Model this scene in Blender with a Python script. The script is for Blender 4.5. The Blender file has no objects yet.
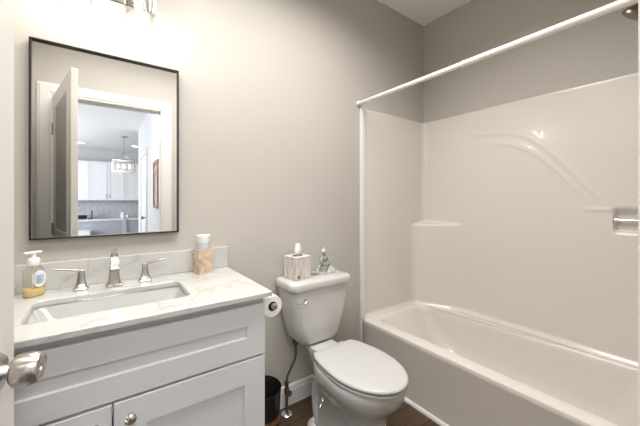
import bpy, bmesh, math, random
from math import sin, cos, pi, atan, radians as R
from mathutils import Vector, Matrix
random.seed(4)
sc = bpy.context.scene
COL = sc.collection

# ------------------------------------------------------------------ camera
cam = bpy.data.cameras.new('camera'); co = bpy.data.objects.new('camera', cam); COL.objects.link(co)
cam.sensor_fit = 'HORIZONTAL'; cam.sensor_width = 36.0
cam.lens = 36.0 * 299.0 / 640.0
cam.shift_y = -13.0 / 640.0
cam.clip_start = 0.01
co.location = (0, 0, 1.25)
co.rotation_euler = (R(90), 0, -atan(215 / 299.0))
sc.camera = co

# ------------------------------------------------------------------ world, lights, exposure
sc.view_settings.view_transform = 'Standard'
sc.view_settings.look = 'None'
sc.view_settings.gamma = 1.0
sc.view_settings.use_curve_mapping = False
sc.view_settings.exposure = 0.55
w = bpy.data.worlds.new('world'); sc.world = w; w.use_nodes = True
w.node_tree.nodes['Background'].inputs[0].default_value = (0.85, 0.92, 1.0, 1)
w.node_tree.nodes['Background'].inputs[1].default_value = 0.6

def area(name, loc, rot, sx, sy, power, col, shape='RECTANGLE'):
    l = bpy.data.lights.new(name, 'AREA'); l.shape = shape; l.size = sx
    if shape in ('RECTANGLE', 'ELLIPSE'): l.size_y = sy
    l.energy = power; l.color = col
    o = bpy.data.objects.new(name, l); COL.objects.link(o); o.location = loc; o.rotation_euler = rot
    return o
BULB = 62.0                      # emission of the two vanity bulbs
cl = area('bathroom_ceiling_fill', (0.50, 0.80, 2.735), (0, 0, 0), 1.6, 0.5, 27.0, (1.0, 0.975, 0.94))  # added overhead fill panel, out of view, with no fixture behind it
cl.data.spread = R(150)
hl = bpy.data.lights.new('hall_fill', 'POINT'); hl.energy = 30.0; hl.color = (1.0, 0.97, 0.93); hl.shadow_soft_size = 0.14  # added point fill behind the camera, works like a flash
ho = bpy.data.objects.new('hall_fill', hl); COL.objects.link(ho); ho.location = (0.05, -0.9, 2.45)
area('kitchen_daylight_fill', (-2.5, -4.6, 1.5), (0, R(-90), 0), 1.6, 3.0, 115.0, (0.86, 0.93, 1.0))  # added cool area light, stands in for daylight from an unseen kitchen window

# ------------------------------------------------------------------ node material helpers
def mat(name, col, rough=0.5, metal=0.0, spec=0.5, coat=0.0, bump=0.0, bscale=60.0, var=0.0, vscale=8.0,
        emit=None, estr=0.0):
    m = bpy.data.materials.new(name); m.use_nodes = True
    nt = m.node_tree; b = nt.nodes['Principled BSDF']
    b.inputs['Base Color'].default_value = (*col, 1); b.inputs['Roughness'].default_value = rough
    b.inputs['Metallic'].default_value = metal; b.inputs['Specular IOR Level'].default_value = spec
    b.inputs['Coat Weight'].default_value = coat; b.inputs['Coat Roughness'].default_value = 0.06
    tc = nt.nodes.new('ShaderNodeTexCoord')
    if var > 0:
        n = nt.nodes.new('ShaderNodeTexNoise'); n.inputs['Scale'].default_value = vscale; n.inputs['Detail'].default_value = 4
        r = nt.nodes.new('ShaderNodeValToRGB')
        r.color_ramp.elements[0].position = .3; r.color_ramp.elements[1].position = .7
        r.color_ramp.elements[0].color = (*[c * (1 - var) for c in col], 1)
        r.color_ramp.elements[1].color = (*[min(1, c * (1 + var)) for c in col], 1)
        nt.links.new(tc.outputs['Object'], n.inputs['Vector']); nt.links.new(n.outputs['Fac'], r.inputs['Fac'])
        nt.links.new(r.outputs['Color'], b.inputs['Base Color'])
    if bump > 0:
        n = nt.nodes.new('ShaderNodeTexNoise'); n.inputs['Scale'].default_value = bscale; n.inputs['Detail'].default_value = 3
        bp = nt.nodes.new('ShaderNodeBump'); bp.inputs['Strength'].default_value = bump; bp.inputs['Distance'].default_value = .002
        nt.links.new(tc.outputs['Object'], n.inputs['Vector']); nt.links.new(n.outputs['Fac'], bp.inputs['Height'])
        nt.links.new(bp.outputs['Normal'], b.inputs['Normal'])
    if emit:
        b.inputs['Emission Color'].default_value = (*emit, 1); b.inputs['Emission Strength'].default_value = estr
    return m

def N(nt, t, **kw):
    n = nt.nodes.new(t)
    for k, v in kw.items():
        if k in n.inputs: n.inputs[k].default_value = v
        else: setattr(n, k, v)
    return n

def ramp(nt, fac, stops):
    r = nt.nodes.new('ShaderNodeValToRGB'); e = r.color_ramp.elements
    while len(e) < len(stops): e.new(0.5)
    for el, (p, c) in zip(e, stops): el.position = p; el.color = (*c, 1)
    nt.links.new(fac, r.inputs['Fac']); return r

M = {}
M['wall'] = mat('greige_paint', (0.50, 0.475, 0.437), 0.55, spec=.3, bump=.12, bscale=180)
M['ceil'] = mat('ceiling_paint', (0.88, 0.87, 0.86), 0.8, bump=.1, bscale=140)
M['hallwall'] = mat('hall_paint', (0.60, 0.60, 0.62), 0.6, bump=.08, bscale=150)
M['trim'] = mat('trim_paint', (0.74, 0.725, 0.70), 0.35)
M['door'] = mat('door_paint', (0.66, 0.645, 0.615), 0.4)
M['hingedoor'] = mat('hall_door_paint', (0.78, 0.78, 0.78), 0.4)
M['cab'] = mat('vanity_paint', (0.70, 0.705, 0.725), 0.38)
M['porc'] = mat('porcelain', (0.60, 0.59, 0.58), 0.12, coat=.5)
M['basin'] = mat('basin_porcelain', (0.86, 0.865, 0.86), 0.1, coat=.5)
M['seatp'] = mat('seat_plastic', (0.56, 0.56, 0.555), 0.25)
M['acry'] = mat('tub_acrylic', (0.74, 0.695, 0.65), 0.22, coat=.25)
M['white'] = mat('white_plastic', (0.85, 0.84, 0.82), 0.35)
M['rod'] = mat('white_enamel', (0.78, 0.77, 0.75), 0.3)
M['nickel'] = mat('brushed_nickel', (0.56, 0.52, 0.48), 0.24, 1.0)
M['chrome'] = mat('chrome', (0.80, 0.79, 0.78), 0.08, 1.0)
M['darkmetal'] = mat('dark_bronze_metal', (0.22, 0.17, 0.14), 0.3, 1.0)
M['frame'] = mat('black_metal_frame', (0.035, 0.028, 0.024), 0.35, 0.6)
M['hose'] = mat('braided_hose', (0.16, 0.13, 0.11), 0.45, .6, bump=.8, bscale=400)
M['black'] = mat('black_plastic', (0.012, 0.011, 0.011), 0.25)
M['gold'] = mat('gold_band', (0.42, 0.24, 0.08), 0.35, .7, var=.3, vscale=60)
M['paper'] = mat('tissue_paper', (0.86, 0.85, 0.83), 0.9, bump=.3, bscale=90)
M['card'] = mat('cardboard', (0.30, 0.22, 0.15), 0.9)
M['dark'] = mat('hole_shade', (0.02, 0.02, 0.02), 0.8)
M['blue'] = mat('pale_blue', (0.58, 0.66, 0.74), 0.5)
M['label'] = mat('label_paper', (0.80, 0.83, 0.88), 0.5)
M['labelink'] = mat('label_ink', (0.42, 0.52, 0.68), 0.5)
M['soap'] = mat('amber_soap', (0.86, 0.68, 0.32), 0.2)
M['wood_pic'] = mat('brown_wood_frame', (0.26, 0.12, 0.06), 0.5, var=.3, vscale=20)
M['picart'] = mat('picture_paper', (0.36, 0.33, 0.30), 0.7, var=.4, vscale=9)
M['kcab'] = mat('kitchen_cabinet_white', (0.86, 0.86, 0.87), 0.4)
M['kcount'] = mat('kitchen_counter', (0.72, 0.72, 0.74), 0.3, var=.1, vscale=20)
M['ksplash'] = mat('kitchen_backsplash', (0.50, 0.51, 0.54), 0.35, var=.15, vscale=14)
M['kbase'] = mat('kitchen_island_grey', (0.42, 0.44, 0.47), 0.5)
M['lampglow'] = mat('lamp_glow', (1, 1, 1), .5, emit=(1, .97, .92), estr=6)
M['bulbglow'] = mat('bulb_glow', (1, .9, .75), .5, emit=(1.0, .93, .85), estr=BULB)
M['porcelain_grey'] = mat('figurine_greygreen', (0.27, 0.28, 0.23), .3, var=.3, vscale=60)
M['porcelain_pale'] = mat('figurine_pale', (0.58, 0.60, 0.55), .25, var=.15, vscale=50)
M['skin'] = mat('figurine_face', (0.44, 0.34, 0.27), .3)
M['mirror'] = mat('mirror_silver', (0.93, 0.93, 0.92), 0.0, 1.0)
M['acrylicbar'] = mat('bar_metal', (0.72, 0.71, 0.69), 0.18, 1.0)

# clear glass: lets light straight through, glossy at grazing angles
g = bpy.data.materials.new('clear_glass'); g.use_nodes = True; nt = g.node_tree
nt.nodes.remove(nt.nodes['Principled BSDF'])
tr = N(nt, 'ShaderNodeBsdfTransparent', Color=(.97, .97, .96, 1)); gl = N(nt, 'ShaderNodeBsdfGlossy', Roughness=.02)
lw = N(nt, 'ShaderNodeLayerWeight', Blend=.25); mx = nt.nodes.new('ShaderNodeMixShader')
mm = N(nt, 'ShaderNodeMath', operation='MULTIPLY'); mm.inputs[1].default_value = .3; nt.links.new(lw.outputs['Fresnel'], mm.inputs[0])
nt.links.new(mm.outputs[0], mx.inputs[0]); nt.links.new(tr.outputs[0], mx.inputs[1]); nt.links.new(gl.outputs[0], mx.inputs[2])
nt.links.new(mx.outputs[0], nt.nodes['Material Output'].inputs['Surface']); M['glass'] = g
# tinted clear plastic of the soap bottle
g = bpy.data.materials.new('clear_bottle_plastic'); g.use_nodes = True; nt = g.node_tree
nt.nodes.remove(nt.nodes['Principled BSDF'])
tr = N(nt, 'ShaderNodeBsdfTransparent', Color=(.95, .93, .89, 1)); gl = N(nt, 'ShaderNodeBsdfGlossy', Roughness=.08)
lw = N(nt, 'ShaderNodeLayerWeight', Blend=.3); mx = nt.nodes.new('ShaderNodeMixShader')
mm = N(nt, 'ShaderNodeMath', operation='MULTIPLY'); mm.inputs[1].default_value = .35; nt.links.new(lw.outputs['Fresnel'], mm.inputs[0]); lw = mm
nt.links.new(lw.outputs[0], mx.inputs[0]); nt.links.new(tr.outputs[0], mx.inputs[1]); nt.links.new(gl.outputs[0], mx.inputs[2])
nt.links.new(mx.outputs[0], nt.nodes['Material Output'].inputs['Surface']); M['bottle'] = g

def marble():
    m = mat('white_quartz', (0.8, 0.78, 0.74), 0.18, coat=.2); nt = m.node_tree; b = nt.nodes['Principled BSDF']
    tc = nt.nodes.new('ShaderNodeTexCoord')
    n1 = N(nt, 'ShaderNodeTexNoise', Scale=2.6, Detail=6.0, Distortion=1.3)
    n2 = N(nt, 'ShaderNodeTexNoise', Scale=1.7, Detail=4.0, Distortion=.6)
    mp = N(nt, 'ShaderNodeMapping'); mp.inputs['Rotation'].default_value = (.3, .2, .8); mp.inputs['Location'].default_value = (3.1, 1.7, .4)
    nt.links.new(tc.outputs['Object'], mp.inputs['Vector'])
    nt.links.new(mp.outputs[0], n1.inputs['Vector']); nt.links.new(mp.outputs[0], n2.inputs['Vector'])
    base = (0.59, 0.585, 0.565)
    r1 = ramp(nt, n1.outputs['Fac'], [(0, base), (.475, base), (.493, (.49, .49, .48)), (.503, (.52, .515, .50)), (.525, base), (1, base)])
    r2 = ramp(nt, n2.outputs['Fac'], [(.35, (.9, .9, .9)), (.65, (1, 1, 1))])
    mixn = nt.nodes.new('ShaderNodeMixRGB'); mixn.blend_type = 'MULTIPLY'; mixn.inputs[0].default_value = 1
    nt.links.new(r1.outputs[0], mixn.inputs[1]); nt.links.new(r2.outputs[0], mixn.inputs[2])
    nt.links.new(mixn.outputs[0], b.inputs['Base Color']); return m
M['marble'] = marble()

def onyx():
    m = mat('beige_stone', (0.7, 0.52, 0.36), 0.3); nt = m.node_tree; b = nt.nodes['Principled BSDF']
    tc = nt.nodes.new('ShaderNodeTexCoord'); n1 = N(nt, 'ShaderNodeTexNoise', Scale=22.0, Detail=7.0, Distortion=1.0)
    nt.links.new(tc.outputs['Object'], n1.inputs['Vector'])
    r = ramp(nt, n1.outputs['Fac'], [(.25, (.24, .15, .11)), (.42, (.47, .35, .26)), (.55, (.60, .48, .36)), (.8, (.68, .60, .50))])
    nt.links.new(r.outputs[0], b.inputs['Base Color']); return m
M['onyx'] = onyx()

def planks():
    m = mat('wood_planks', (0.1, .06, .03), 0.42); nt = m.node_tree; b = nt.nodes['Principled BSDF']
    tc = nt.nodes.new('ShaderNodeTexCoord')
    br = nt.nodes.new('ShaderNodeTexBrick'); br.offset = .37
    br.inputs['Color1'].default_value = (.062, .038, .021, 1); br.inputs['Color2'].default_value = (.105, .067, .038, 1)
    br.inputs['Mortar'].default_value = (.022, .014, .008, 1); br.inputs['Scale'].default_value = 1.0
    br.inputs['Mortar Size'].default_value = .0022; br.inputs['Brick Width'].default_value = 1.1; br.inputs['Row Height'].default_value = .145
    nt.links.new(tc.outputs['Object'], br.inputs['Vector'])
    mp = N(nt, 'ShaderNodeMapping'); mp.inputs['Scale'].default_value = (2.5, 40, 1)
    nt.links.new(tc.outputs['Object'], mp.inputs['Vector'])
    n = N(nt, 'ShaderNodeTexNoise', Scale=1.6, Detail=6.0, Distortion=.6); nt.links.new(mp.outputs[0], n.inputs['Vector'])
    r = ramp(nt, n.outputs['Fac'], [(.3, (.5, .47, .45)), (.7, (1.25, 1.2, 1.15))])
    mixn = nt.nodes.new('ShaderNodeMixRGB'); mixn.blend_type = 'MULTIPLY'; mixn.inputs[0].default_value = 1
    nt.links.new(br.outputs['Color'], mixn.inputs[1]); nt.links.new(r.outputs[0], mixn.inputs[2])
    nt.links.new(mixn.outputs[0], b.inputs['Base Color']); return m
M['planks'] = planks()

def slats():
    m = mat('whitewashed_weave', (0.7, .64, .6), 0.75); nt = m.node_tree; b = nt.nodes['Principled BSDF']
    tc = nt.nodes.new('ShaderNodeTexCoord'); mp = N(nt, 'ShaderNodeMapping'); mp.inputs['Scale'].default_value = (90, 90, 14)
    nt.links.new(tc.outputs['Object'], mp.inputs['Vector'])
    n = N(nt, 'ShaderNodeTexNoise', Scale=1.0, Detail=4.0); nt.links.new(mp.outputs[0], n.inputs['Vector'])
    r = ramp(nt, n.outputs['Fac'], [(.3, (.36, .30, .26)), (.47, (.66, .60, .56)), (.7, (.80, .75, .71))])
    nt.links.new(r.outputs[0], b.inputs['Base Color']); return m
M['slats'] = slats()

# ------------------------------------------------------------------ mesh helpers
def obj(name, bm, m=None, parent=None, smooth=None, kind=None):
    me = bpy.data.meshes.new(name)
    bmesh.ops.recalc_face_normals(bm, faces=bm.faces[:])
    bm.to_mesh(me); bm.free()
    o = bpy.data.objects.new(name, me); COL.objects.link(o)
    if m: me.materials.append(M[m] if isinstance(m, str) else m)
    if smooth is not None:
        for p in me.polygons: p.use_smooth = True
        if smooth < 180:
            me.set_sharp_from_angle(angle=R(smooth))
    if parent: o.parent = parent; 
    if kind: o['kind'] = kind
    return o

def thing(name, label, cat, loc=(0, 0, 0), group=None):
    o = bpy.data.objects.new(name, None); COL.objects.link(o); o.location = loc; o.empty_display_size = .05
    o['label'] = label; o['category'] = cat
    if group: o['group'] = group
    return o
def tag(o, label, cat, group=None):
    o['label'] = label; o['category'] = cat
    if group: o['group'] = group
    return o

def B(): return bmesh.new()
def box(bm, x0, x1, y0, y1, z0, z1, bev=0.0, seg=2, mtx=None):
    vs = [bm.verts.new((x, y, z)) for x in (x0, x1) for y in (y0, y1) for z in (z0, z1)]
    idx = [(0, 1, 3, 2), (4, 6, 7, 5), (0, 4, 5, 1), (2, 3, 7, 6), (0, 2, 6, 4), (1, 5, 7, 3)]
    fs = [bm.faces.new([vs[i] for i in f]) for f in idx]
    if bev > 0:
        es = {e for f in fs for e in f.edges}
        r = bmesh.ops.bevel(bm, geom=list(es), offset=bev, segments=seg, affect='EDGES', profile=.5)
        vs = list({v for f in r['faces'] for v in f.verts} | {v for v in vs if v.is_valid})
    if mtx is not None: bmesh.ops.transform(bm, matrix=mtx, verts=vs)
    return bm
def loft(bm, loops, cap0=True, cap1=True, closed=True):
    rows = [[bm.verts.new(p) for p in l] for l in loops]
    n = len(rows[0])
    for a, b in zip(rows, rows[1:]):
        for i in range(n if closed else n - 1):
            j = (i + 1) % n
            bm.faces.new((a[i], a[j], b[j], b[i]))
    if cap0: bm.faces.new(rows[0][::-1])
    if cap1: bm.faces.new(rows[-1])
    return rows
def lathe(bm, prof, seg=32, mtx=None, cap0=True, cap1=True):
    loops = []
    for r, z in prof:
        l = [Vector((max(r, 1e-5) * cos(2 * pi * i / seg), max(r, 1e-5) * sin(2 * pi * i / seg), z)) for i in range(seg)]
        if mtx is not None: l = [mtx @ p for p in l]
        loops.append(l)
    loft(bm, loops, cap0, cap1); return bm
def axis_m(loc, d):
    return Matrix.Translation(loc) @ Vector(d).to_track_quat('Z', 'Y').to_matrix().to_4x4()
def tube(bm, pts, rad, seg=14):
    pts = [Vector(p) for p in pts]; rs = rad if isinstance(rad, (list, tuple)) else [rad] * len(pts)
    loops = []; up = None
    for i, p in enumerate(pts):
        t = (pts[min(i + 1, len(pts) - 1)] - pts[max(i - 1, 0)]).normalized()
        if up is None: up = t.orthogonal().normalized()
        up = (up - t * up.dot(t)).normalized(); s = t.cross(up)
        loops.append([p + rs[i] * (cos(2 * pi * k / seg) * up + sin(2 * pi * k / seg) * s) for k in range(seg)])
    loft(bm, loops); return bm
def smooth_path(pts, n=8):
    P = [Vector(p) for p in pts]; out = []
    for i in range(len(P) - 1):
        a, b, c, d = P[max(i - 1, 0)], P[i], P[i + 1], P[min(i + 2, len(P) - 1)]
        for k in range(n):
            t = k / n
            out.append(.5 * ((2 * b) + (c - a) * t + (2 * a - 5 * b + 4 * c - d) * t * t + (3 * b - a - 3 * c + d) * t ** 3))
    out.append(P[-1]); return out
def rrect(x0, x1, y0, y1, r, z, n=8, back=None):
    out = []
    for cx, cy, a0 in ((x1 - r, y1 - r, 0), (x0 + r, y1 - r, 90), (x0 + r, y0 + r, 180), (x1 - r, y0 + r, 270)):
        for k in range(n + 1):
            a = R(a0 + 90 * k / n); out.append((cx + r * cos(a), cy + r * sin(a), z))
    return out
def sstep(a, b, x):
    t = max(0, min(1, (x - a) / (b - a))); return t * t * (3 - 2 * t)

# ------------------------------------------------------------------ the setting
D, RX, CZ = 1.60, 2.27, 2.775
LX, FY = -0.47, 0.0415
def sbox(name, m, *a, **k):
    return obj(name, box(B(), *a, **k), m, kind='structure')
sbox('floor', 'planks', -3.2, 3.2, -7.9, 1.75, -.08, 0)
sbox('ceiling', 'ceil', -.6, 2.4, -.075, 1.72, CZ, CZ + .08)
sbox('wall_back', 'wall', -.6, 2.4, D, D + .12, 0, CZ)
bm = B(); box(bm, RX, RX + .16, -.075, D, 1.90, CZ); box(bm, RX + .045, RX + .16, -.075, D, 0, 1.90); obj('wall_right', bm, 'wall', kind='structure')
sbox('wall_left', 'wall', LX - .12, LX, FY, D, 0, CZ)
bm = B()
box(bm, LX - .12, -.348, -.075, FY, 0, CZ); box(bm, .438, RX, -.075, FY, 0, CZ); box(bm, -.348, .438, -.075, FY, 2.088, CZ)
obj('wall_front', bm, 'wall', kind='structure')
# door casing and jamb
def casing(name, y0, s):
    bm = B()
    prof = [(0, 0), (0, .010), (.012, .012), (.02, .017), (.07, .019), (.078, .014), (.088, .012), (.088, 0)]
    xl, xr, zt = -.335, .425, 2.075
    loops = []
    for px, pz, dx, dz in ((xl, 0, -1, 0), (xl, zt, -1, 1), (xr, zt, 1, 1), (xr, 0, 1, 0)):
        loops.append([(px + dx * u, y0 + s * h, pz + dz * u) for u, h in prof])
    loft(bm, loops); return obj(name, bm, 'trim', kind='structure')
casing('trim_1', FY, 1)
casing('trim_2', -.075, -1)
bm = B(); box(bm, -.348, -.33, -.075, FY, 0, 2.088); box(bm, .42, .438, -.075, FY, 0, 2.088); box(bm, -.33, .42, -.075, FY, 2.07, 2.088)
obj('trim_3', bm, 'trim', kind='structure')
# baseboards
def baseboard(name, pa, pb, n):
    prof = [(0, 0), (.014, 0), (.014, .085), (.011, .098), (.011, .106), (.006, .118), (0, .122)]
    n = Vector(n); bm = B()
    loft(bm, [[Vector(p) + n * u + Vector((0, 0, h)) for u, h in prof] for p in (pa, pb)])
    return obj(name, bm, 'trim', kind='structure')
baseboard('baseboard_back', (.508, D, 0), (1.50, D, 0), (0, -1, 0))
baseboard('baseboard_left', (LX, FY + .02, 0), (LX, 1.075, 0), (1, 0, 0))
baseboard('baseboard_front', (.52, FY, 0), (1.5, FY, 0), (0, 1, 0))
# shoe strip along the tub apron
bm = B(); prof = [(0, 0), (-.016, 0), (-.015, .008), (-.010, .016), (0, .02)]
loft(bm, [[(1.524 + u, y, h) for u, h in prof] for y in (FY, D - .016)])
obj('trim_4', bm, 'trim', kind='structure')

# bathroom door, opened into the room
def panel_bm(x0, x1, z0, z1, y, s):
    # raised moulding and sunk field of a moulded panel on the face y (outward direction s)
    bm = B(); pr = [(0, .0), (.006, .004), (.016, -.004), (.028, -.006), (.045, .0)]
    loft(bm, [[(x0 + u, y + s * h, z0 + u), (x1 - u, y + s * h, z0 + u), (x1 - u, y + s * h, z1 - u), (x0 + u, y + s * h, z1 - u)] for u, h in pr])
    return bm
door = bpy.data.objects.new('door_1', None); COL.objects.link(door); door['kind'] = 'structure'
door.location = (-.33, .05, .006); door.rotation_euler = (0, 0, R(77.8))
W = .755
bm = B(); box(bm, 0, W, -.035, 0, 0, 2.06, .002, 1); leaf = obj('door_leaf', bm, 'door', door)
for s, y in ((1, 0.0), (-1, -.035)):
    for (z0, z1) in ((1.02, 1.95), (.22, .90)):
        obj('door_panel', panel_bm(.11, W - .11, z0, z1, y, s), 'door', door)
for z in (1.80, 1.02, .22):
    bm = B(); lathe(bm, [(.006, -.045), (.006, .045)], 12, Matrix.Translation((-.002, .006, z)))
    box(bm, 0, .03, -.001, .0015, z - .044, z + .044); box(bm, -.0012, .0012, -.034, 0, z - .044, z + .044); obj('hinge', bm, 'nickel', door)
for s, y in ((-1, -.035), (1, 0.0)):
    k = Matrix.Translation((W - .065, y, .955)) @ Vector((0, s, 0)).to_track_quat('Z', 'Y').to_matrix().to_4x4()
    bm = B(); lathe(bm, [(.0, 0), (.033, 0), (.033, .004), (.029, .008), (.014, .010), (.011, .014), (.0105, .026), (.012, .028)], 40, k)
    r_ = obj('door_rosette', bm, 'nickel', door, 35)
    bm = B(); lathe(bm, [(.0, .0235), (.0125, .0235), (.0215, .0255), (.0255, .029), (.0268, .034), (.0268, .042), (.0262, .050), (.0245, .058), (.0225, .0618), (.0205, .0625), (.019, .0615), (.006, .0605), (.0055, .059), (0, .059)], 40, k)
    obj('door_knob', bm, 'nickel', door, 35)

# ------------------------------------------------------------------ hall and kitchen beyond the doorway (seen in the mirror)
KY = -7.64
sbox('wall_hall_right', 'hallwall', .57, .69, -4.15, -.075, 0, 2.70)
sbox('wall_hall_left', 'hallwall', -1.12, -1.0, -2.2, -.075, 0, 2.70)
sbox('wall_kitchen_far', 'hallwall', -3.2, 3.2, KY - .12, KY, 0, 2.70)
sbox('wall_kitchen_right', 'hallwall', 3.0, 3.12, KY, -.075, 0, 2.70)
bm = B(); box(bm, -3.12, -3.0, KY, -6.2, 0, 2.7); box(bm, -3.12, -3.0, -3.0, -.075, 0, 2.7); box(bm, -3.12, -3.0, -6.2, -3.0, 0, .7); box(bm, -3.12, -3.0, -6.2, -3.0, 2.3, 2.7)
obj('wall_kitchen_left', bm, 'hallwall', kind='structure')
sbox('ceiling_kitchen', 'ceil', -3.2, 3.2, KY - .12, -.075, 2.70, 2.78)
# hall door in the right hand hall wall
d2 = bpy.data.objects.new('door_2', None); COL.objects.link(d2); d2['kind'] = 'structure'; d2.location = (.568, -3.0, 0)
bm = B(); box(bm, -.006, .0, -.40, .40, 0, 2.03); obj('door_leaf', bm, 'hingedoor', d2)
for z0, z1 in ((1.02, 1.90), (.22, .9)):
    bm = B(); box(bm, -.012, -.006, -.28, .28, z0, z1, .005, 1); obj('door_panel', bm, 'hingedoor', d2)
bm = B(); lathe(bm, [(.03, 0), (.03, .008), (.012, .012), (.012, .03), (.026, .036), (.028, .055), (.018, .066), (0, .067)], 24, axis_m((-.006, .33, .95), (-1, 0, 0)))
obj('door_knob', bm, 'darkmetal', d2, 40)
bm = B(); box(bm, -.02, 0, -.49, -.40, 0, 2.03); box(bm, -.02, 0, .40, .49, 0, 2.03); box(bm, -.02, 0, -.49, .49, 2.03, 2.12)
obj('door_casing', bm, 'trim', d2)

pf = thing('picture_frame', 'brown wooden picture frame on the hall wall, seen in the mirror', 'picture', (.57, -1.39, 1.46))
bm = B(); box(bm, -.025, 0, -.215, -.175, -.32, .32, .004); box(bm, -.025, 0, .175, .215, -.32, .32, .004)
box(bm, -.025, 0, -.175, .175, -.32, -.28, .004); box(bm, -.025, 0, -.175, .175, .28, .32, .004); obj('frame', bm, 'wood_pic', pf)
bm = B(); box(bm, -.010, 0, -.175, .175, -.28, .28); obj('picture', bm, 'picart', pf)

# kitchen upper cabinets
seams = [-1.30, -.83, -.36, .06, .466, .87]
def kit_cab(x0, xm, x1, lab):
    t = thing('upper_cabinet', lab, 'cabinet', ((x0 + x1) / 2, KY, 1.24), 'white kitchen wall cabinets seen in the mirror')
    cx = (x0 + x1) / 2
    bm = B(); box(bm, x0 - cx, x1 - cx, .002, .31, 0, 1.10); obj('body', bm, 'kcab', t)
    for a, b, s in ((x0, xm, 1), (xm, x1, -1)):
        a -= cx - .004; b -= cx + .004
        bm = B(); st = .06
        for q in ((a, a + st, 0, 1.1), (b - st, b, 0, 1.1), (a + st, b - st, 0, st), (a + st, b - st, 1.1 - st, 1.1)):
            box(bm, q[0], q[1], .312, .332, q[2] + .002, q[3] - .002)
        box(bm, a + st, b - st, .312, .324, st, 1.1 - st)
        dd = obj('door', bm, 'kcab', t)
        hx = b - .035 if s == 1 else a + .035
        bm = B(); tube(bm, [(hx, .333, .06), (hx, .358, .06), (hx, .358, .17), (hx, .333, .17)], .006, 8); obj('handle', bm, 'nickel', dd)
kit_cab(seams[0], seams[1], seams[2], 'white kitchen wall cabinet left of the hanging lantern, seen in the mirror')
kit_cab(seams[2], seams[3], seams[4], 'white kitchen wall cabinet behind the hanging lantern, seen in the mirror')
kit_cab(seams[4], seams[5], 1.27, 'white kitchen wall cabinet right of the hanging lantern, seen in the mirror')
bm = B(); box(bm, -2.6, 2.9, KY + .001, KY + .012, .74, 1.235); obj('trim_5', bm, 'ksplash', kind='structure')
t = thing('kitchen_counter', 'grey kitchen counter with a pale worktop, seen in the mirror', 'counter', (0, KY, 0))
bm = B(); box(bm, -1.5, 1.9, .014, .60, 0, .665); obj('base', bm, 'kbase', t)
bm = B(); box(bm, -1.52, 1.92, .014, .63, .665, .725, .005); obj('worktop', bm, 'kcount', t)
# little things on the counter
CT = .725; CYk = KY + .35
bm = B(); box(bm, -.115, .115, -.12, .12, 0, .11, .012); tag(obj('toaster', bm, 'black'), 'small black appliance on the left of the mirrored kitchen counter', 'appliance').location = (-.52, CYk, CT)
bm = B(); box(bm, -.012, .012, -.1, .1, 0, .23, .004); box(bm, -.09, .012, -.1, .1, 0, .02, .004); tag(obj('bookend_rack', bm, 'black'), 'dark upright rack beside the black appliance on the mirrored kitchen counter', 'rack').location = (-.295, CYk, CT)
t = thing('soap_bottle', 'white pump bottle on the mirrored kitchen counter', 'bottle', (.42, CYk, CT))
bm = B(); lathe(bm, [(.05, 0), (.052, .02), (.05, .14), (.02, .17), (.018, .18)], 20); obj('bottle', bm, 'white', t, 40)
bm = B(); lathe(bm, [(.012, .18), (.012, .23)], 12); box(bm, -.05, .015, -.012, .012, .222, .238, .003); obj('pump', bm, 'chrome', t)
bm = B(); lathe(bm, [(.03, 0), (.05, .03), (.052, .05), (.035, .08), (.0, .085)], 20); tag(obj('bowl', bm, 'chrome', smooth=40), 'small round grey bowl right of the white pump bottle in the mirror', 'bowl').location = (.545, CYk, CT)
bm = B()
rows = []
for j, z in enumerate((.10, .06, .0, -.1, -.2, -.3, -.36)):
    ww = .055 - .008 * (j % 2); rows.append([(x * ww, (.012 if z > .0 else .0) + .006 * sin(3 * x * pi + j), z) for x in [i / 6 - 1 for i in range(13)]])
loft(bm, rows, False, False, False); bmesh.ops.solidify(bm, geom=bm.faces[:], thickness=.006)
tag(obj('dish_towel', bm, 'paper', smooth=60), 'white towel hanging over the front of the mirrored kitchen counter', 'towel').location = (.45, KY + .645, .635)
bm = B(); box(bm, -.19, .19, -.15, .15, 0, .43, .01); box(bm, -.195, .195, -.155, .155, .43, .455, .006)
tag(obj('white_bin', bm, 'white'), 'white lidded box standing in front of the mirrored kitchen counter', 'box').location = (-.5, KY + .85, 0)
# hanging lantern
CHX, CHY = .35, -5.0
t = thing('lantern_pendant', 'square metal lantern hanging from the kitchen ceiling, seen in the mirror', 'lamp', (CHX, CHY, 2.70))
bm = B(); lathe(bm, [(.07, 0), (.07, -.015), (.02, -.03), (0, -.03)], 20); obj('canopy', bm, 'nickel', t)
bm = B(); tube(bm, [(0, 0, -.03), (0, 0, -.42)], .008, 8)
for sx in (-1, 1):
    for sy in (-1, 1):
        tube(bm, [(0, 0, -.36), (sx * .04, sy * .04, -.45), (sx * .12, sy * .1, -.53), (sx * .205, sy * .12, -.56)], .007, 8)
obj('stem', bm, 'nickel', t)
bm = B(); hw, hd, z0, z1 = .215, .13, -.80, -.56
for sx in (-1, 1):
    for sy in (-1, 1): box(bm, sx * hw - .008, sx * hw + .008, sy * hd - .008, sy * hd + .008, z0, z1)
for z in (z0, z1):
    for sy in (-1, 1): box(bm, -hw, hw, sy * hd - .008, sy * hd + .008, z - .008, z + .008)
    for sx in (-1, 1): box(bm, sx * hw - .008, sx * hw + .008, -hd, hd, z - .008, z + .008)
box(bm, -hw, hw, -.008, .008, z0 - .006, z0 + .006); obj('cage', bm, 'nickel', t)
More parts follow.
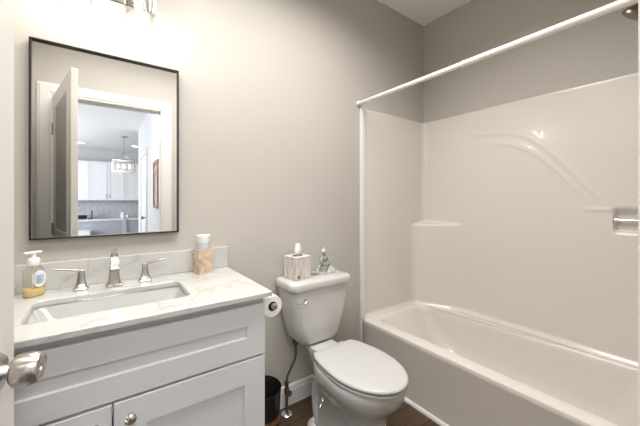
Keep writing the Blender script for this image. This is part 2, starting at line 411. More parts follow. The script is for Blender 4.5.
for x in (-.11, 0, .11):
    bm = B(); lathe(bm, [(.012, -.795), (.012, -.73)], 12, Matrix.Translation((x, 0, 0))); cd = obj('candle', bm, 'white', t)
    bm = B(); lathe(bm, [(.008, -.73), (.018, -.70), (.02, -.68), (.008, -.64), (0, -.63)], 14, Matrix.Translation((x, 0, 0))); obj('bulb', bm, 'lampglow', cd, 60)
for x, y, lb in ((-.50, -6.5, 'round recessed ceiling light on the left of the mirrored kitchen'), (.66, -6.3, 'round recessed ceiling light nearest the hall corner in the mirror')):
    t = thing('recessed_light', lb, 'lamp', (x, y, 2.70), 'recessed lights in the mirrored kitchen ceiling')
    bm = B(); lathe(bm, [(.075, 0), (.10, 0), (.10, -.006), (.075, -.006)], 28, None, False, False); obj('trim_ring', bm, 'white', t)
    bm = B(); lathe(bm, [(.0, -.001), (.075, -.001), (.075, -.003), (0, -.003)], 28); obj('lens', bm, 'lampglow', t)

# ------------------------------------------------------------------ bathtub
T, RIM = 1.525, .385
tub = thing('bathtub', 'beige white built in bathtub along the right wall under the shower surround', 'bathtub', (1.9, .83, 0))
def tl(x0, x1, y0, y1, r, z): return [(x - 1.9, y - .83, zz) for x, y, zz in rrect(x0, x1, y0, y1, r, z, 10)]
x0, x1, y0, y1 = T, RX - .004, FY + .006, D - .006
bm = B()
L = [tl(x0, x1, y0, y1, .004, .0), tl(x0, x1, y0, y1, .004, RIM - .045), tl(x0 - .004, x1, y0, y1, .004, RIM - .03),
     tl(x0 - .004, x1, y0, y1, .004, RIM - .012), tl(x0 - .001, x1, y0, y1, .006, RIM - .004), tl(x0 + .007, x1 - .006, y0 + .006, y1 - .006, .008, RIM),
     tl(1.585, 2.235, .15, 1.555, .06, RIM + .001), tl(1.603, 2.222, .17, 1.545, .075, RIM), tl(1.614, 2.213, .185, 1.535, .085, RIM - .006),
     tl(1.622, 2.205, .197, 1.524, .09, RIM - .018), tl(1.628, 2.198, .21, 1.51, .095, RIM - .04), tl(1.642, 2.182, .23, 1.46, .11, RIM - .12),
     tl(1.660, 2.160, .25, 1.39, .13, RIM - .22), tl(1.680, 2.140, .27, 1.33, .14, .085), tl(1.71, 2.11, .30, 1.29, .13, .062), tl(1.76, 2.06, .36, 1.22, .11, .055)]
def relief0(y): return .135 * sstep(1.17, 1.60, y) ** 1.3
for i in range(6, len(L)):     # the deck and basin swing round the corner shelf
    g = .018 + .007 * (i - 6)
    L[i] = [(min(x, 2.25 - relief0(y + .83) - g - 1.9) if y > .25 else x, y, z) for x, y, z in L[i]]
loft(bm, L); obj('tub_shell', bm, 'acry', tub, 40)
bm = B(); lathe(bm, [(0, .0), (.032, 0), (.032, .004), (.02, .006), (0, .005)], 24, Matrix.Translation((0, -.40, .058))); obj('drain', bm, 'chrome', tub, 40)

# shower surround: one moulded shell round the three sides of the tub
SX, SY0, SY1 = 2.25, FY + .02, D - .018      # the faces of the shell
ZB, ZT = RIM - .002, 1.918
RC = .045
sur = thing('shower_surround', 'glossy beige white moulded surround on the walls above the bathtub', 'surround', (1.9, .83, ZB))
outer = [(1.30, 1.74), (1.2, 1.745), (1.061, 1.728), (.94, 1.712), (.818, 1.672), (.745, 1.622), (.676, 1.552), (.585, 1.44), (.495, 1.325), (.403, 1.205)]
inner = [(1.2, 1.672), (1.1, 1.668), (1.006, 1.655), (.91, 1.63), (.818, 1.587), (.745, 1.538), (.676, 1.474), (.60, 1.382), (.531, 1.291), (.46, 1.20)]
def sm2(p): return [(q.x, q.y) for q in smooth_path([(a, b, 0) for a, b in p], 6)]
outer, inner = sm2(outer), sm2(inner)
def pdist(y, z, poly):
    best = 9; bi = 0
    for i in range(len(poly) - 1):
        ax, ay = poly[i]; bx, by = poly[i + 1]; dx, dy = bx - ax, by - ay
        t = max(0, min(1, ((y - ax) * dx + (z - ay) * dy) / (dx * dx + dy * dy)))
        d = math.hypot(y - ax - t * dx, z - ay - t * dy)
        if d < best: best = d; bi = (i + t) / (len(poly) - 1)
    return best, bi
def relief(y, z):      # how far the long wall stands out (towards the room) at (y, z)
    h = 0.0
    led = 1 - sstep(1.045, 1.07, z)
    h += .135 * sstep(1.17, 1.60, y) ** 1.3 * led                          # corner shelf at the far end
    if .38 < y < 1.32 and z > 1.15:
        d, u = pdist(y, z, outer)
        if d < .03: h += .0038 * math.exp(-(d / .011) ** 2) * sstep(0, .25, u) * (1 - .6 * sstep(.85, 1, u))
        d, u = pdist(y, z, inner)
        if d < .03: h += .0034 * math.exp(-(d / .010) ** 2) * sstep(0, .3, u) * (1 - .8 * sstep(.8, 1, u))
    # little ledge running into the soap niche
    h += .007 * math.exp(-((z - 1.196) / .008) ** 2) * sstep(.55, .42, y) * (1 if y > .40 else 0) if y < .55 else 0
    # soap niche
    a = sstep(.392, .378, y) * sstep(.195, .21, y) * sstep(1.072, 1.084, z) * sstep(1.212, 1.165, z)
    h -= .036 * a
    return h
# plan path of the shell: front jamb return, end wall, corner, long wall, corner, end wall
path = []      # (x, y, nx, ny, kind)
def seg(p, q, n, nx, ny, k):
    for i in range(n): t = i / n; path.append((p[0] + (q[0] - p[0]) * t, p[1] + (q[1] - p[1]) * t, nx, ny, k))
def arc(cx, cy, a0, a1, n):
    for i in range(n):
        a = R(a0 + (a1 - a0) * i / n); path.append((cx + RC * cos(a), cy + RC * sin(a), -cos(a), -sin(a), 1))
F0 = 1.500
path.append((F0 + .036, D - .001, 0, 0, 0)); path.append((F0 + .036, SY1 - .001, 0, 0, 0))
seg((F0 + .042, SY1), (SX - RC, SY1), 14, 0, -1, 1)
arc(SX - RC, SY1 - RC, 90, 0, 8)
seg((SX, SY1 - RC), (SX, SY0 + RC), 190, -1, 0, 1)
arc(SX - RC, SY0 + RC, 0, -90, 8)
seg((SX - RC, SY0), (F0 + .042, SY0), 14, 0, 1, 1)
for (x, y) in ((F0 + .042, SY0), (F0 + .038, SY0 + .002), (F0 + .034, SY0 + .008), (F0 + .006, SY0 + .010), (F0, SY0 + .004), (F0, FY + .001)):
    path.append((x, y, 0, 0, 0))
NZ = 170
bm = B(); rows = []
for j in range(NZ + 1):
    z = ZB + (ZT - .006 - ZB) * j / NZ; row = []
    for (x, y, nx, ny, k) in path:
        px, py = x, y
        if k and x > 1.9:
            yy = y
            h = relief(yy, z)
            px = x - h * sstep(1.95, 2.19, x) if nx < .999 and ny != 0 and nx == 0 else x - h
        # small cove where the shell meets the tub deck
        if k:
            c = .018 * (1 - sstep(ZB, ZB + .03, z)); px += nx * c; py += ny * c
        row.append((px - 1.9, py - .83, z - ZB))
    rows.append(row)
lip1 = [(x + (nx * .0 - nx * .004 if k else 0) - 1.9, y - ny * .004 * k - .83, ZT - ZB) for (x, y, nx, ny, k) in path]
lip2 = [(min(x - nx * .02, RX - .001) - 1.9, max(FY + .001, min(y - ny * .02, D - .001)) - .83, ZT - ZB) for (x, y, nx, ny, k) in path]
rows += [lip1, lip2]
loft(bm, rows, False, False, False)
obj('wall_panel', bm, 'acry', sur, 60)
# narrow white jamb strip of the shell running down to the floor beside the apron
bm = B(); box(bm, F0 - 1.9, F0 + .036 - 1.9, SY1 - .83 - .011, D - .83 - .001, 0, ZT - ZB, .006, 3); box(bm, F0 - 1.9, F0 + .012 - 1.9, SY1 - .83 - .008, D - .83 - .001, -ZB, .004, .003); obj('edge_strip', bm, 'rod', sur)
bm = B(); tube(bm, [(SX - 1.9 + .012, .205 - .83, 1.140 - ZB), (SX - 1.9 + .012, .386 - .83, 1.140 - ZB)], .009, 16)
gb = obj('soap_bar', bm, 'acrylicbar', sur, 50)
for yy in (.386, .217): bm = B(); lathe(bm, [(.013, 0), (.013, .012), (.0, .012)], 16, axis_m((SX - 1.9 + .012, yy - .83, 1.14 - ZB), (0, -1, 0))); obj('bar_cap', bm, 'chrome', gb, 50)
# curtain rod
t = thing('shower_curtain_rod', 'white straight curtain rod spanning above the bathtub', 'curtain rod', (1.49, .82, 1.947))
bm = B(); tube(bm, [(0, FY + .002 - .82, 0), (0, -.005, 0)], .0155, 18); obj('outer_tube', bm, 'rod', t, 50)
bm = B(); tube(bm, [(0, -.01, 0), (0, D - .002 - .82, 0)], .0138, 18); obj('inner_tube', bm, 'rod', t, 50)
for s, y in ((1, FY - .82), (-1, D - .82)):
    bm = B(); lathe(bm, [(.0185, .001), (.0185, .016), (.0155, .02), (0, .02)], 20, axis_m((0, y, 0), (0, s, 0))); obj('end_cap', bm, 'rod', t, 40)
bm = B(); lathe(bm, [(.0162, -.006), (.0162, .006)], 20, axis_m((0, -.005, 0), (0, 1, 0))); obj('joint_collar', bm, 'white', t, 40)

# shower head
t = thing('showerhead', 'dark bronze shower head by the right picture edge above the curtain rod', 'shower head', (1.81, FY, 2.083))
bm = B(); tube(bm, smooth_path([(0, .002, .03), (0, .07, .045), (0, .13, .03), (0, .175, -.005)]), .009, 12); obj('supply_arm', bm, 'darkmetal', t, 60)
bm = B(); lathe(bm, [(.034, 0), (.034, .004), (.012, .014), (0, .014)], 24, axis_m((0, .001, .03), (0, 1, 0))); obj('flange', bm, 'darkmetal', t, 40)
bm = B(); lathe(bm, [(0, -.012), (.013, -.01), (.015, .008), (.022, .02), (.036, .038), (.040, .05), (.038, .058), (.030, .060), (0, .059)], 28, axis_m((0, .180, -.012), (0, .62, -.75))); obj('spray_face', bm, 'darkmetal', t, 40)

# ------------------------------------------------------------------ vanity
VX0, VX1, VY = -.466, .513, 1.08
VC = .0195
t = thing('vanity_cabinet', 'pale grey shaker vanity cabinet beneath the white countertop', 'cabinet', (VC, VY, 0))
a, b = VX0 - VC, VX1 - VC
yb_ = D - .003 - VY
for xx in (a, b - .018): bm = B(); box(bm, xx, xx + .018, .02, yb_, .09, .874, .001, 1); obj('side_panel', bm, 'cab', t)
bm = B(); box(bm, a + .018, b - .018, yb_ - .012, yb_, .09, .874); obj('back_panel', bm, 'cab', t)
bm = B(); box(bm, a + .018, b - .018, .04, yb_ - .012, .09, .108); obj('bottom_panel', bm, 'cab', t)
bm = B(); box(bm, a + .018, b - .018, .02, .04, .60, .874); box(bm, a + .018, b - .018, .02, .04, .09, .14); obj('face_frame', bm, 'cab', t)
bm = B(); box(bm, a + .02, b - .02, .08, .10, 0, .09); obj('toe_kick', bm, 'cab', t)
def shaker(x0, x1, z0, z1, st, rl):
    bm = B(); yb, yf, yp = .0185, 0.0, .009
    ob = [(x0, z0), (x1, z0), (x1, z1), (x0, z1)]; ib = [(x0 + st, z0 + rl), (x1 - st, z0 + rl), (x1 - st, z1 - rl), (x0 + st, z1 - rl)]
    e = .0015
    def ins(q, d): return [(q[0][0] + d, q[0][1] + d), (q[1][0] - d, q[1][1] + d), (q[2][0] - d, q[2][1] - d), (q[3][0] + d, q[3][1] - d)]
    LL = [[(x, yb, z) for x, z in ob], [(x, yf + e, z) for x, z in ob], [(x, yf, z) for x, z in ins(ob, e)], [(x, yf, z) for x, z in ib],
          [(x, yp, z) for x, z in ins(ib, .003)]]
    loft(bm, LL); return bm
obj('drawer_front', shaker(a + .003, b - .003, .651, .846, .072, .075), 'cab', t)
for x0, x1, kx, lab in ((a + .003, -.0035, -.042, 0), (.0015, b - .003, .043, 1)):
    dd = obj('door', shaker(x0, x1, .105, .642, .084, .090), 'cab', t)
    k = axis_m((kx, 0, .592), (0, -1, 0))
    bm = B(); lathe(bm, [(.008, 0), (.0065, .006), (.006, .012), (.011, .015), (.0155, .019), (.0165, .023), (.0145, .027), (.009, .0295), (0, .0305)], 28, k)
    for i in range(12):    # ridges of the knob
        an = 2 * pi * i / 12
        tube(bm, [k @ Vector((r_ * cos(an + tw), r_ * sin(an + tw), z_)) for r_, z_, tw in ((.0155, .0205, 0), (.0158, .0235, .1), (.0135, .0275, .25), (.007, .0302, .5))], .0011, 6)
    obj('knob', bm, 'nickel', dd, 50)

# countertop with sink cut out
CZ0, CZ1 = .875, .895
CX0, CX1, CY0, CY1 = LX + .003, .532, 1.057, D - .002
HX0, HX1, HY0, HY1 = -.200, .262, 1.183, 1.432
def cr(x0, x1, y0, y1, r, z): return rrect(x0, x1, y0, y1, r, z, 6)
bm = B()
L = [cr(HX0, HX1, HY0, HY1, .03, CZ0), cr(CX0, CX1, CY0, CY1, .004, CZ0), cr(CX0, CX1, CY0, CY1, .004, CZ1 - .004), cr(CX0 + .004, CX1 - .004, CY0 + .004, CY1 - .001, .004, CZ1),
     cr(HX0 - .003, HX1 + .003, HY0 - .003, HY1 + .003, .033, CZ1), cr(HX0, HX1, HY0, HY1, .03, CZ1 - .004), cr(HX0, HX1, HY0, HY1, .03, CZ0)]
loft(bm, L, False, False)
bmesh.ops.remove_doubles(bm, verts=bm.verts[:], dist=1e-5)
tag(obj('countertop', bm, 'marble'), 'white veined stone countertop on the grey vanity', 'countertop')
bm = B(); box(bm, CX0, CX1, D - .021, D - .001, CZ1 + .0005, 1.003, .002, 1)
tag(obj('backsplash', bm, 'marble'), 'low veined stone backsplash along the wall behind the faucet', 'backsplash')
sk = thing('sink', 'white rectangular undermount sink set in the veined countertop', 'sink', (.031, 1.307, CZ0))
def sl(dx, dy, r, z): return [(x, y, z) for x, y, _ in rrect(-.231 + dx, .231 - dx, -.1245 + dy, .1245 - dy, r, 0, 8)]
bm = B(); loft(bm, [sl(-.02, -.02, .04, -.001), sl(-.004, -.004, .034, -.001), sl(-.002, -.002, .032, -.006), sl(.008, .008, .035, -.02), sl(.028, .030, .045, -.06), sl(.05, .055, .045, -.09), sl(.085, .075, .035, -.103), sl(.17, .105, .012, -.107)], False, True)
bmesh.ops.solidify(bm, geom=bm.faces[:], thickness=-.008)
obj('basin', bm, 'basin', sk, 50)
bm = B(); lathe(bm, [(0, 0), (.024, 0), (.024, .003), (.016, .004), (0, .002)], 24, Matrix.Translation((0, .0, -.107))); obj('drain', bm, 'nickel', sk, 40)

# faucet: flared square column spout and two lever handles
fa = thing('faucet', 'brushed nickel spout and two lever handles behind the sink', 'faucet', (.031, 1.505, CZ1))
def flare(bm, cx, cy, prof, dy=None):
    loops = []
    for i, (hw, hd, z, oy) in enumerate(prof): loops.append([(cx + x, cy + oy + y, z) for x, y, _ in rrect(-hw, hw, -hd, hd, min(hw, hd) * .3, 0, 3)])
    loft(bm, loops)
bm = B()
flare(bm, 0, .0, [(.029, .027, .0, 0), (.029, .027, .006, 0), (.024, .022, .010, 0), (.019, .019, .035, 0), (.0165, .0175, .07, -.002), (.0145, .016, .10, -.006), (.0125, .013, .125, -.014), (.0105, .009, .145, -.022), (.0095, .004, .155, -.028)])
sp = obj('spout', bm, 'nickel', fa, 35)
bm = B(); loops = []
for y, z, hw, hh in ((.0, .118, .013, .012), (-.03, .122, .0135, .011), (-.06, .112, .014, .009), (-.09, .095, .0145, .007), (-.105, .083, .0145, .005)):
    loops.append([(x, y, z + zz) for x, zz, _ in rrect(-hw, hw, -hh, hh, hh * .4, 0, 3)])
loft(bm, loops); obj('spout_lip', bm, 'nickel', sp, 40)
for hx, s in ((-.108, -1), (.112, 1)):
    bm = B(); flare(bm, hx, 0.012, [(.025, .022, 0, 0), (.025, .022, .005, 0), (.020, .018, .009, 0), (.015, .014, .03, 0), (.0115, .011, .055, 0), (.011, .011, .072, 0), (.0095, .0095, .077, 0)])
    hd = obj('handle', bm, 'nickel', fa, 35)
    bm = B(); loops = []
    for dx, dz, hw, hh in ((-.012, .073, .010, .005), (.01, .0765, .010, .005), (.035, .083, .009, .0042), (.065, .0895, .008, .0035), (.078, .0905, .0075, .003)):
        loops.append([(hx + s * dx, .012 - .01 * dx / .06 + yy, dz + zz) for yy, zz, _ in rrect(-hw, hw, -hh, hh, hh * .5, 0, 3)])
    loft(bm, loops); obj('lever', bm, 'nickel', hd, 40)

# soap dispenser
t = thing('soap_dispenser', 'clear pump bottle with a little amber soap on the left of the countertop', 'bottle', (-.214, 1.515, CZ1)); t.rotation_euler = (0, 0, R(38))
def ov(hw, hd, z, e=.7):
    return [(hw * abs(cos(q)) ** e * (1 if cos(q) > 0 else -1), hd * abs(sin(q)) ** e * (1 if sin(q) > 0 else -1), z) for q in [2 * pi * i / 28 for i in range(28)]]
bm = B(); loft(bm, [ov(.028, .02, .001), ov(.0305, .022, .006), ov(.0305, .022, .085), ov(.028, .02, .10), ov(.018, .015, .112), ov(.014, .014, .116)], True, False); obj('bottle', bm, 'bottle', t, 50)
bm = B(); loft(bm, [ov(.0275, .019, .0025), ov(.0295, .021, .007), ov(.0295, .021, .030), ov(.0292, .0208, .031)]); obj('liquid_soap', bm, 'soap', t, 50)
bm = B(); lathe(bm, [(.0, .113), (.017, .113), (.019, .118), (.019, .132), (.016, .14), (.008, .143), (.0065, .146), (.0065, .158)], 24)
box(bm, -.030, .024, -.008, .008, .157, .166, .003); obj('pump', bm, 'white', t, 40)
bm = B(); lathe(bm, [(.002, .01), (.002, .115)], 8, Matrix.Translation((-.004, 0, 0))); obj('dip_tube', bm, 'white', t)
bm = B(); loft(bm, [[(.006 + .022 * c * (1 if True else 1), -.0235 + .004 * abs(c) ** 2 + o, .066 + .03 * s_) for c, s_ in [(cos(2 * pi * i / 24), sin(2 * pi * i / 24)) for i in range(24)]] for o in (.0, .0012)]); lb = obj('label', bm, 'label', t)
bm = B()
for dz in (-.013, -.006, .004, .010): box(bm, -.004, .018, -.0243, -.0236, .066 + dz, .069 + dz)
obj('label_print', bm, 'labelink', lb)

# stone tumbler and cup
t = thing('stone_tumbler', 'square beige mottled stone tumbler at the right of the backsplash', 'tumbler', (.391, 1.522, CZ1))
t.rotation_euler = (0, 0, R(8))
bm = B(); hw = .036
loft(bm, [rrect(-hw, hw, -hw, hw, .005, 0, 3), rrect(-hw, hw, -hw, hw, .005, .118, 3), rrect(-hw + .002, hw - .002, -hw + .002, hw - .002, .005, .120, 3), rrect(-hw + .007, hw - .007, -hw + .007, hw - .007, .004, .120, 3), rrect(-hw + .008, hw - .008, -hw + .008, hw - .008, .004, .06, 3)])
obj('stone_body', bm, 'onyx', t, 40)
t = thing('paper_cup', 'white paper cup with a pale blue band standing in the stone tumbler', 'cup', (.391, 1.522, CZ1 + .061))
bm = B(); lathe(bm, [(0, 0), (.021, 0), (.0275, .075), (.0285, .085), (.0315, .090), (.0315, .118), (.0325, .121), (.031, .123), (.0285, .121), (.024, .02), (0, .015)], 32); obj('cup', bm, 'white', t, 40)
bm = B(); lathe(bm, [(.0262, .058), (.0287, .087), (.0289, .087), (.0264, .058)], 32, None, False, False); obj('band', bm, 'blue', t, 40)

# ------------------------------------------------------------------ mirror
t = thing('wall_mirror', 'rectangular wall mirror in a thin dark frame above the vanity', 'mirror', (.027, D, 1.485))
mw, mh = .263, .390
bm = B()
for q in ((-mw, -mw + .006, -mh, mh), (mw - .006, mw, -mh, mh), (-mw + .006, mw - .006, -mh, -mh + .006), (-mw + .006, mw - .006, mh - .006, mh)):
    box(bm, q[0], q[1], -.028, -.001, q[2], q[3], .001, 1)
obj('frame', bm, 'frame', t)
bm = B(); box(bm, -mw + .006, mw - .006, -.014, -.002, -mh + .006, mh - .006); obj('mirror_glass', bm, 'mirror', t)

# ------------------------------------------------------------------ vanity light
t = thing('vanity_light', 'chrome two lamp wall light with clear glass shades above the mirror', 'lamp', (.013, D, 2.13))
bm = B(); box(bm, -.170, .170, -.085, -.060, -.05, .05, .004); box(bm, -.06, .06, -.062, -.001, -.045, .045, .004); obj('backplate', bm, 'chrome', t)
for x in (.158, -.172): bm = B(); box(bm, x, x + .014, -.092, -.056, -.054, .054, .003); obj('end_trim', bm, 'nickel', t)
for x in (-.105, .105):
    sy = -.128
    bm = B(); tube(bm, [(x, -.08, .03), (x, sy, .03)], .009, 12); arm = obj('arm', bm, 'chrome', t, 50)
    bm = B(); lathe(bm, [(.012, .05), (.022, .045), (.024, .0), (.02, -.008), (0, -.008)], 24, Matrix.Translation((x, sy, 0))); obj('socket', bm, 'chrome', t, 40)
    bm = B(); lathe(bm, [(.024, .032), (.050, .030), (.0535, .024), (.0535, -.176), (.0515, -.176), (.0515, .022), (.048, .027), (.024, .029)], 40, Matrix.Translation((x, sy, 0)), False, False); obj('shade', bm, 'glass', t, 40)
    bm = B(); lathe(bm, [(.0095, -.008), (.009, -.02), (.011, -.035), (.0115, -.130), (.009, -.145), (0, -.152)], 20, Matrix.Translation((x, sy, 0))); obj('bulb', bm, 'bulbglow', t, 60)

# ------------------------------------------------------------------ toilet
TX = 1.022
to = thing('toilet', 'white two piece toilet between the vanity and the bathtub', 'toilet', (TX, 1.2, 0))
def egg(yf, yb, yc, hw, z, pb=.75, n=48, pf=1.0):
    out = []
    for i in range(n):
        q = 2 * pi * i / n; c, s = cos(q), sin(q)
        e = pb if s > 0 else pf
        x = hw * (abs(c) ** (e if s > 0 else .92)) * (1 if c > 0 else -1)
        y = yc + (yb - yc) * abs(s) ** e if s > 0 else yc - (yc - yf) * abs(s) ** 1.0
        out.append((x, y - 1.2, z))
    return out
bm = B()
loft(bm, [egg(.915, 1.43, 1.22, .112, 0), egg(.915, 1.43, 1.22, .112, .018), egg(.922, 1.425, 1.22, .104, .03), egg(.925, 1.42, 1.20, .098, .06), egg(.925, 1.41, 1.18, .096, .12),
          egg(.93, 1.40, 1.16, .096, .18), egg(.932, 1.40, 1.15, .100, .225), egg(.925, 1.39, 1.13, .113, .26), egg(.90, 1.38, 1.11, .137, .292), egg(.872, 1.37, 1.10, .159, .322), egg(.852, 1.36, 1.09, .170, .35),
          egg(.845, 1.35, 1.09, .1735, .38), egg(.844, 1.35, 1.09, .1735, .400), egg(.850, 1.345, 1.09, .169, .410)])
# rear deck under the tank
loft(bm, [[(x, y - 1.2, z) for x, y, z in rrect(-.06, .06, 1.24, 1.42, .04, .20, 6)], [(x, y - 1.2, z) for x, y, z in rrect(-.065, .065, 1.24, 1.43, .04, .32, 6)],
          [(x, y - 1.2, z) for x, y, z in rrect(-.075, .075, 1.24, 1.46, .04, .37, 6)], [(x, y - 1.2, z) for x, y, z in rrect(-.083, .083, 1.24, 1.475, .04, .405, 6)], [(x, y - 1.2, z) for x, y, z in rrect(-.078, .078, 1.25, 1.47, .04, .418, 6)]])
for s in (-1, 1):   # trapway bulge on each side and foot flange lobe
    tube(bm, smooth_path([(s * .058, -.14, .20), (s * .078, -.04, .28), (s * .070, .06, .30), (s * .060, .13, .26), (s * .058, .16, .17), (s * .062, .14, .07), (s * .062, .11, .02)], 6), [.03] + [.036] * 35 + [.03], 12)
    lathe(bm, [(.048, 0), (.048, .014), (.038, .028), (.02, .034), (0, .035)], 24, Matrix.Translation((s * .076, .155, 0)))
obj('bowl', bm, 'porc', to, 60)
for s in (-1, 1):
    bm = B(); lathe(bm, [(.014, .030), (.014, .045), (.009, .052), (0, .053)], 16, Matrix.Translation((s * .090, .155, 0))); obj('bolt_cap', bm, 'white', to, 50)
def lid_out(d, z):       # outline of the seat lid: elliptical front, slightly bowed sides, straight back
    hw, hb, yf, ym, yb, rc = .176 - d, .142 - d, .826 + d, 1.08, 1.300 - d, .022
    out = []
    for i in range(25):
        q = pi * i / 24; out.append((-hw * cos(q), ym - (ym - yf) * sin(q) - 1.2, z))
    side = lambda u: hw - (hw - hb) * u ** 1.7
    for i in range(1, 9): u = i / 9 * .9; out.append((side(u), ym + (yb - ym) * u - 1.2, z))
    for a_ in (0, 30, 60, 90): out.append((hb - rc + rc * cos(R(a_)), yb - rc + rc * sin(R(a_)) - 1.2, z))
    for a_ in (90, 120, 150, 180): out.append((-hb + rc + rc * cos(R(a_)), yb - rc + rc * sin(R(a_)) - 1.2, z))
    for i in range(8, 0, -1): u = i / 9 * .9; out.append((-side(u), ym + (yb - ym) * u - 1.2, z))
    return out
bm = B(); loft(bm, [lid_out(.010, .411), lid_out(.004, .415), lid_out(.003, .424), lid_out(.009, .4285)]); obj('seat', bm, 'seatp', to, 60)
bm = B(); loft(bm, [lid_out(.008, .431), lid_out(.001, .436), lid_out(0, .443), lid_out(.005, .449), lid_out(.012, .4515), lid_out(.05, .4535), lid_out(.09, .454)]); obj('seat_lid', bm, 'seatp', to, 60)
for s in (-1, 1):
    bm = B(); box(bm, s * .075 - .022, s * .075 + .022, 1.30 - 1.2, 1.33 - 1.2, .417, .437, .006); obj('hinge', bm, 'seatp', to)
def tr_(hw, yf, yb, r, z, bow=.012):
    return [(x, (y - 1.2) - (bow * (1 - (x / hw) ** 2) if y < (yf + yb) / 2 else 0), z) for x, y, z in rrect(-hw, hw, yf, yb, r, z, 8)]
bm = B()
loft(bm, [tr_(.075, 1.45, 1.55, .04, .4185), tr_(.108, 1.425, 1.565, .045, .422), tr_(.132, 1.41, 1.572, .05, .436), tr_(.153, 1.402, 1.576, .05, .465), tr_(.172, 1.396, 1.578, .05, .54), tr_(.190, 1.391, 1.58, .05, .63), tr_(.203, 1.388, 1.582, .05, .70), tr_(.208, 1.387, 1.582, .05, .748)])
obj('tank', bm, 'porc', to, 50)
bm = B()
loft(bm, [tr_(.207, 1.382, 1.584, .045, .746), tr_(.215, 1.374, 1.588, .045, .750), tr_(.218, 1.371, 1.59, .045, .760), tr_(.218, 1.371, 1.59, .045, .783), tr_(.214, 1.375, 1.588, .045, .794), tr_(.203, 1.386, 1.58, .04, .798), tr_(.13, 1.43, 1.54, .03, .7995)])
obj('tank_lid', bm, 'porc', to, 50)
bm = B(); k = axis_m((.895 - TX, 1.382 - 1.2 + .003, .694), (0, -1, 0))
lathe(bm, [(.013, 0), (.014, .006), (.012, .012), (.010, .02), (0, .022)], 20, k)
tube(bm, smooth_path([(.898 - TX, .164, .694), (.885 - TX, .158, .692), (.866 - TX, .158, .688), (.832 - TX, .160, .687)], 4), [.007] * 5 + [.0055] * 4 + [.0065] * 4, 10); obj('flush_lever', bm, 'chrome', to, 50)

# water supply line
t = thing('water_supply_line', 'dark flexible supply hose with a shut off valve left of the toilet', 'plumbing', (.862, 1.532, 0))
bm = B(); lathe(bm, [(0, .0), (.032, 0), (.032, .003), (.024, .009), (.014, .012), (0, .012)], 28); obj('escutcheon', bm, 'chrome', t, 40)
bm = B(); tube(bm, [(0, 0, .01), (0, 0, .125)], .0085, 14); obj('stub_pipe', bm, 'hose', t, 50)
bm = B(); lathe(bm, [(.012, .118), (.0145, .122), (.0145, .15), (.011, .154), (.011, .175), (.0125, .177), (.0125, .188), (0, .188)], 16)
tube(bm, [(0, -.005, .137), (-.002, -.03, .137)], .008, 12)
lathe(bm, [(0, 0), (.016, 0), (.018, .004), (.016, .010), (0, .011)], 16, axis_m((-.002, -.028, .137), (0, -1, 0))); obj('shut_off_valve', bm, 'darkmetal', t, 50)
bm = B(); tube(bm, smooth_path([(0, 0, .186), (.006, 0, .22), (.022, -.008, .26), (.045, -.016, .31), (.053, -.018, .35), (.049, -.02, .39), (.046, -.02, .42)], 8), .0062, 12); obj('hose', bm, 'hose', t, 60)
bm = B(); lathe(bm, [(.017, .402), (.017, .424)], 10, Matrix.Translation((.046, -.02, 0))); obj('tank_nut', bm, 'hose', t)

# tissue box
t = thing('tissue_box', 'whitewashed woven tissue box cover with a tissue, on the toilet tank', 'tissue box', (.908, 1.487, .7995))
t.rotation_euler = (0, 0, R(8))
bm = B(); hw, hh = .054, .128
box(bm, -hw, hw, -hw, hw, 0, hh - .006, .003)
for i in range(14):     # vertical staves on the four sides
    u = -hw + .004 + i * (2 * hw - .008) / 13
    for s in (-1, 1):
        box(bm, u - .0032, u + .0032, s * hw - .0022, s * hw + .0022, .002, hh - .004, .001, 1); box(bm, s * hw - .0022, s * hw + .0022, u - .0032, u + .0032, .002, hh - .004, .001, 1)
loft(bm, [rrect(-hw - .003, hw + .003, -hw - .003, hw + .003, .004, z, 3) for z in (hh - .006, hh)])
obj('woven_cover', bm, 'slats', t)
bm = B(); loft(bm, [[(.038 * cos(2 * pi * i / 28), .022 * sin(2 * pi * i / 28), z) for i in range(28)] for z in (hh, hh + .0012)]); obj('opening_shade', bm, 'dark', t)  # flat black disc on the closed top paints the shade inside the slot
bm = B(); rows = []
for j, (ww, z) in enumerate(((.012, 0), (.018, .012), (.022, .028), (.019, .045), (.015, .06), (.013, .068))):
    rows.append([((cos(q)) * ww * (1 + .25 * sin(3 * q + j)) + .002 * j * .4, sin(q) * ww * .55 * (1 + .35 * cos(5 * q + j)), hh + z) for q in [2 * pi * i / 30 for i in range(30)]])
loft(bm, rows); obj('tissue', bm, 'paper', t, 70)
bm = B(); lathe(bm, [(.0, 0), (.008, 0), (.0075, .003), (0, .004)], 14, axis_m((-.036, -hw - .002, .018), (0, -1, 0))); obj('button', bm, 'darkmetal', t)

# figurine of a seated lady
t = thing('figurine', 'small porcelain figurine of a seated lady in a wide dress on the toilet tank', 'figurine', (1.100, 1.480, .7995))
bm = B(); loops = []
for k, (rx, ry, z, ox) in enumerate(((.054, .040, 0, .008), (.056, .042, .006, .008), (.050, .038, .022, .008), (.040, .031, .040, .004), (.026, .022, .056, -.002), (.016, .014, .068, -.006), (.013, .011, .074, -.007))):
    loops.append([(ox + 1.25 * rx * cos(q) * (1 + .07 * sin(7 * q)), ry * sin(q) * (1 + .07 * sin(7 * q)), z) for q in [2 * pi * i / 42 for i in range(42)]])
loft(bm, loops); obj('dress', bm, 'porcelain_pale', t, 60)
bm = B(); loft(bm, [[(-.007 + rx * cos(q), ry * sin(q), z) for q in [2 * pi * i / 20 for i in range(20)]] for rx, ry, z in ((.017, .014, .066), (.024, .016, .084), (.024, .016, .094), (.016, .012, .104), (.006, .006, .107), (.0055, .0055, .114))])
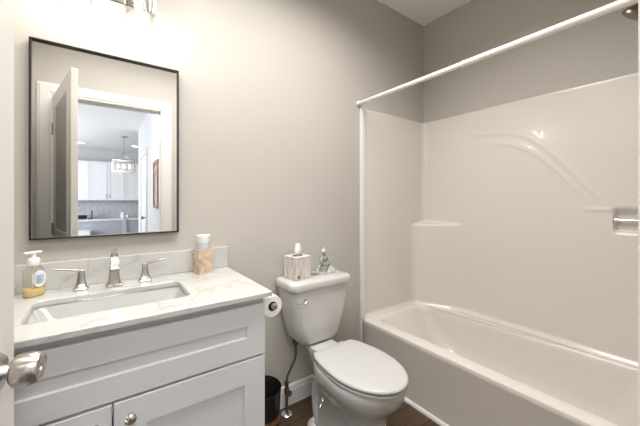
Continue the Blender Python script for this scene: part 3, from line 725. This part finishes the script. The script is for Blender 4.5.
tube(bm, smooth_path([(-.024, -.002, .098), (-.036, -.012, .080), (-.030, -.026, .062), (-.012, -.030, .056)], 5), [.0095] * 10 + [.006] * 6, 10)
tube(bm, smooth_path([(.011, -.002, .098), (.025, -.012, .082), (.020, -.026, .066), (.004, -.030, .058)], 5), [.0095] * 10 + [.006] * 6, 10)
loft(bm, [[(-.012 + rx * cos(q), -.012 + ry * sin(q), z) for q in [2 * pi * i / 20 for i in range(20)]] for rx, ry, z in ((.040, .026, .020), (.034, .026, .04), (.022, .018, .06), (.014, .010, .07))])
obj('bodice_and_shawl', bm, 'porcelain_grey', t, 60)
bm = B(); lathe(bm, [(0, .111), (.008, .113), (.0125, .121), (.013, .129), (.010, .137), (0, .141)], 20, Matrix.Translation((-.007, -.002, 0)))
lathe(bm, [(.0025, 0), (.0015, .004), (0, .005)], 8, axis_m((-.0075, -.014, .126), (0, -1, 0)))
obj('head', bm, 'skin', t, 60)
bm = B(); lathe(bm, [(.0145, .126), (.0155, .132), (.0135, .141), (.007, .146), (.005, .150), (.0055, .156), (0, .160)], 20, Matrix.Translation((-.006, .003, 0))); obj('hair', bm, 'porcelain_pale', t, 60)
for m_ in range(3): bm = B(); lathe(bm, [(0, 0), (.008, .003), (.009, .008), (.005, .014), (0, .016)], 12, Matrix.Translation((-.068 - .010 * m_, -.012 + .012 * m_, 0))); obj('flower', bm, 'porcelain_grey', t, 60)

# toilet paper roll and its holder on the side of the vanity
t = thing('toilet_paper_holder', 'brushed nickel paper holder on the right side of the vanity', 'paper holder', (VX1, 1.16, .815))
bm = B(); lathe(bm, [(0, .0), (.024, .0005), (.024, .006), (.014, .010), (.009, .014), (.009, .041), (0, .045)], 24, axis_m((.0, .085, .004), (1, 0, 0))); obj('wall_post', bm, 'nickel', t, 40)
bm = B(); tube(bm, [(.045, .09, .004), (.045, -.062, .004)], .0085, 16); lathe(bm, [(.0085, 0), (.0125, .004), (.0125, .012), (.009, .018), (0, .02)], 20, axis_m((.045, -.06, .004), (0, -1, 0))); obj('roll_bar', bm, 'nickel', t, 40)
t = thing('toilet_paper_roll', 'white toilet paper roll on the holder beside the vanity', 'toilet paper', (VX1 + .045, 1.16, .814))
k = axis_m((0, .052, 0), (0, -1, 0))
bm = B(); lathe(bm, [(.020, 0), (.0425, 0), (.0435, .002), (.0435, .102), (.0425, .104), (.020, .104), (.020, 0)], 48, k, False, False); obj('paper', bm, 'paper', t, 40)
bm = B(); lathe(bm, [(.0188, .0005), (.020, .0005), (.020, .1035), (.0188, .1035), (.0188, .0005)], 32, k, False, False); obj('core', bm, 'card', t, 40)

# waste bin
t = thing('waste_bin', 'black round waste bin with a gold band beside the vanity', 'waste bin', (.638, 1.40, 0))
bm = B(); lathe(bm, [(0, 0), (.082, 0), (.085, .004), (.102, .296), (.104, .303), (.102, .306), (.099, .301), (.080, .01), (0, .008)], 48); obj('bin_body', bm, 'black', t, 40)
bm = B(); lathe(bm, [(.0937, .140), (.0965, .180), (.097, .180), (.0945, .140)], 48, None, False, False); obj('gold_band', bm, 'gold', t, 40)
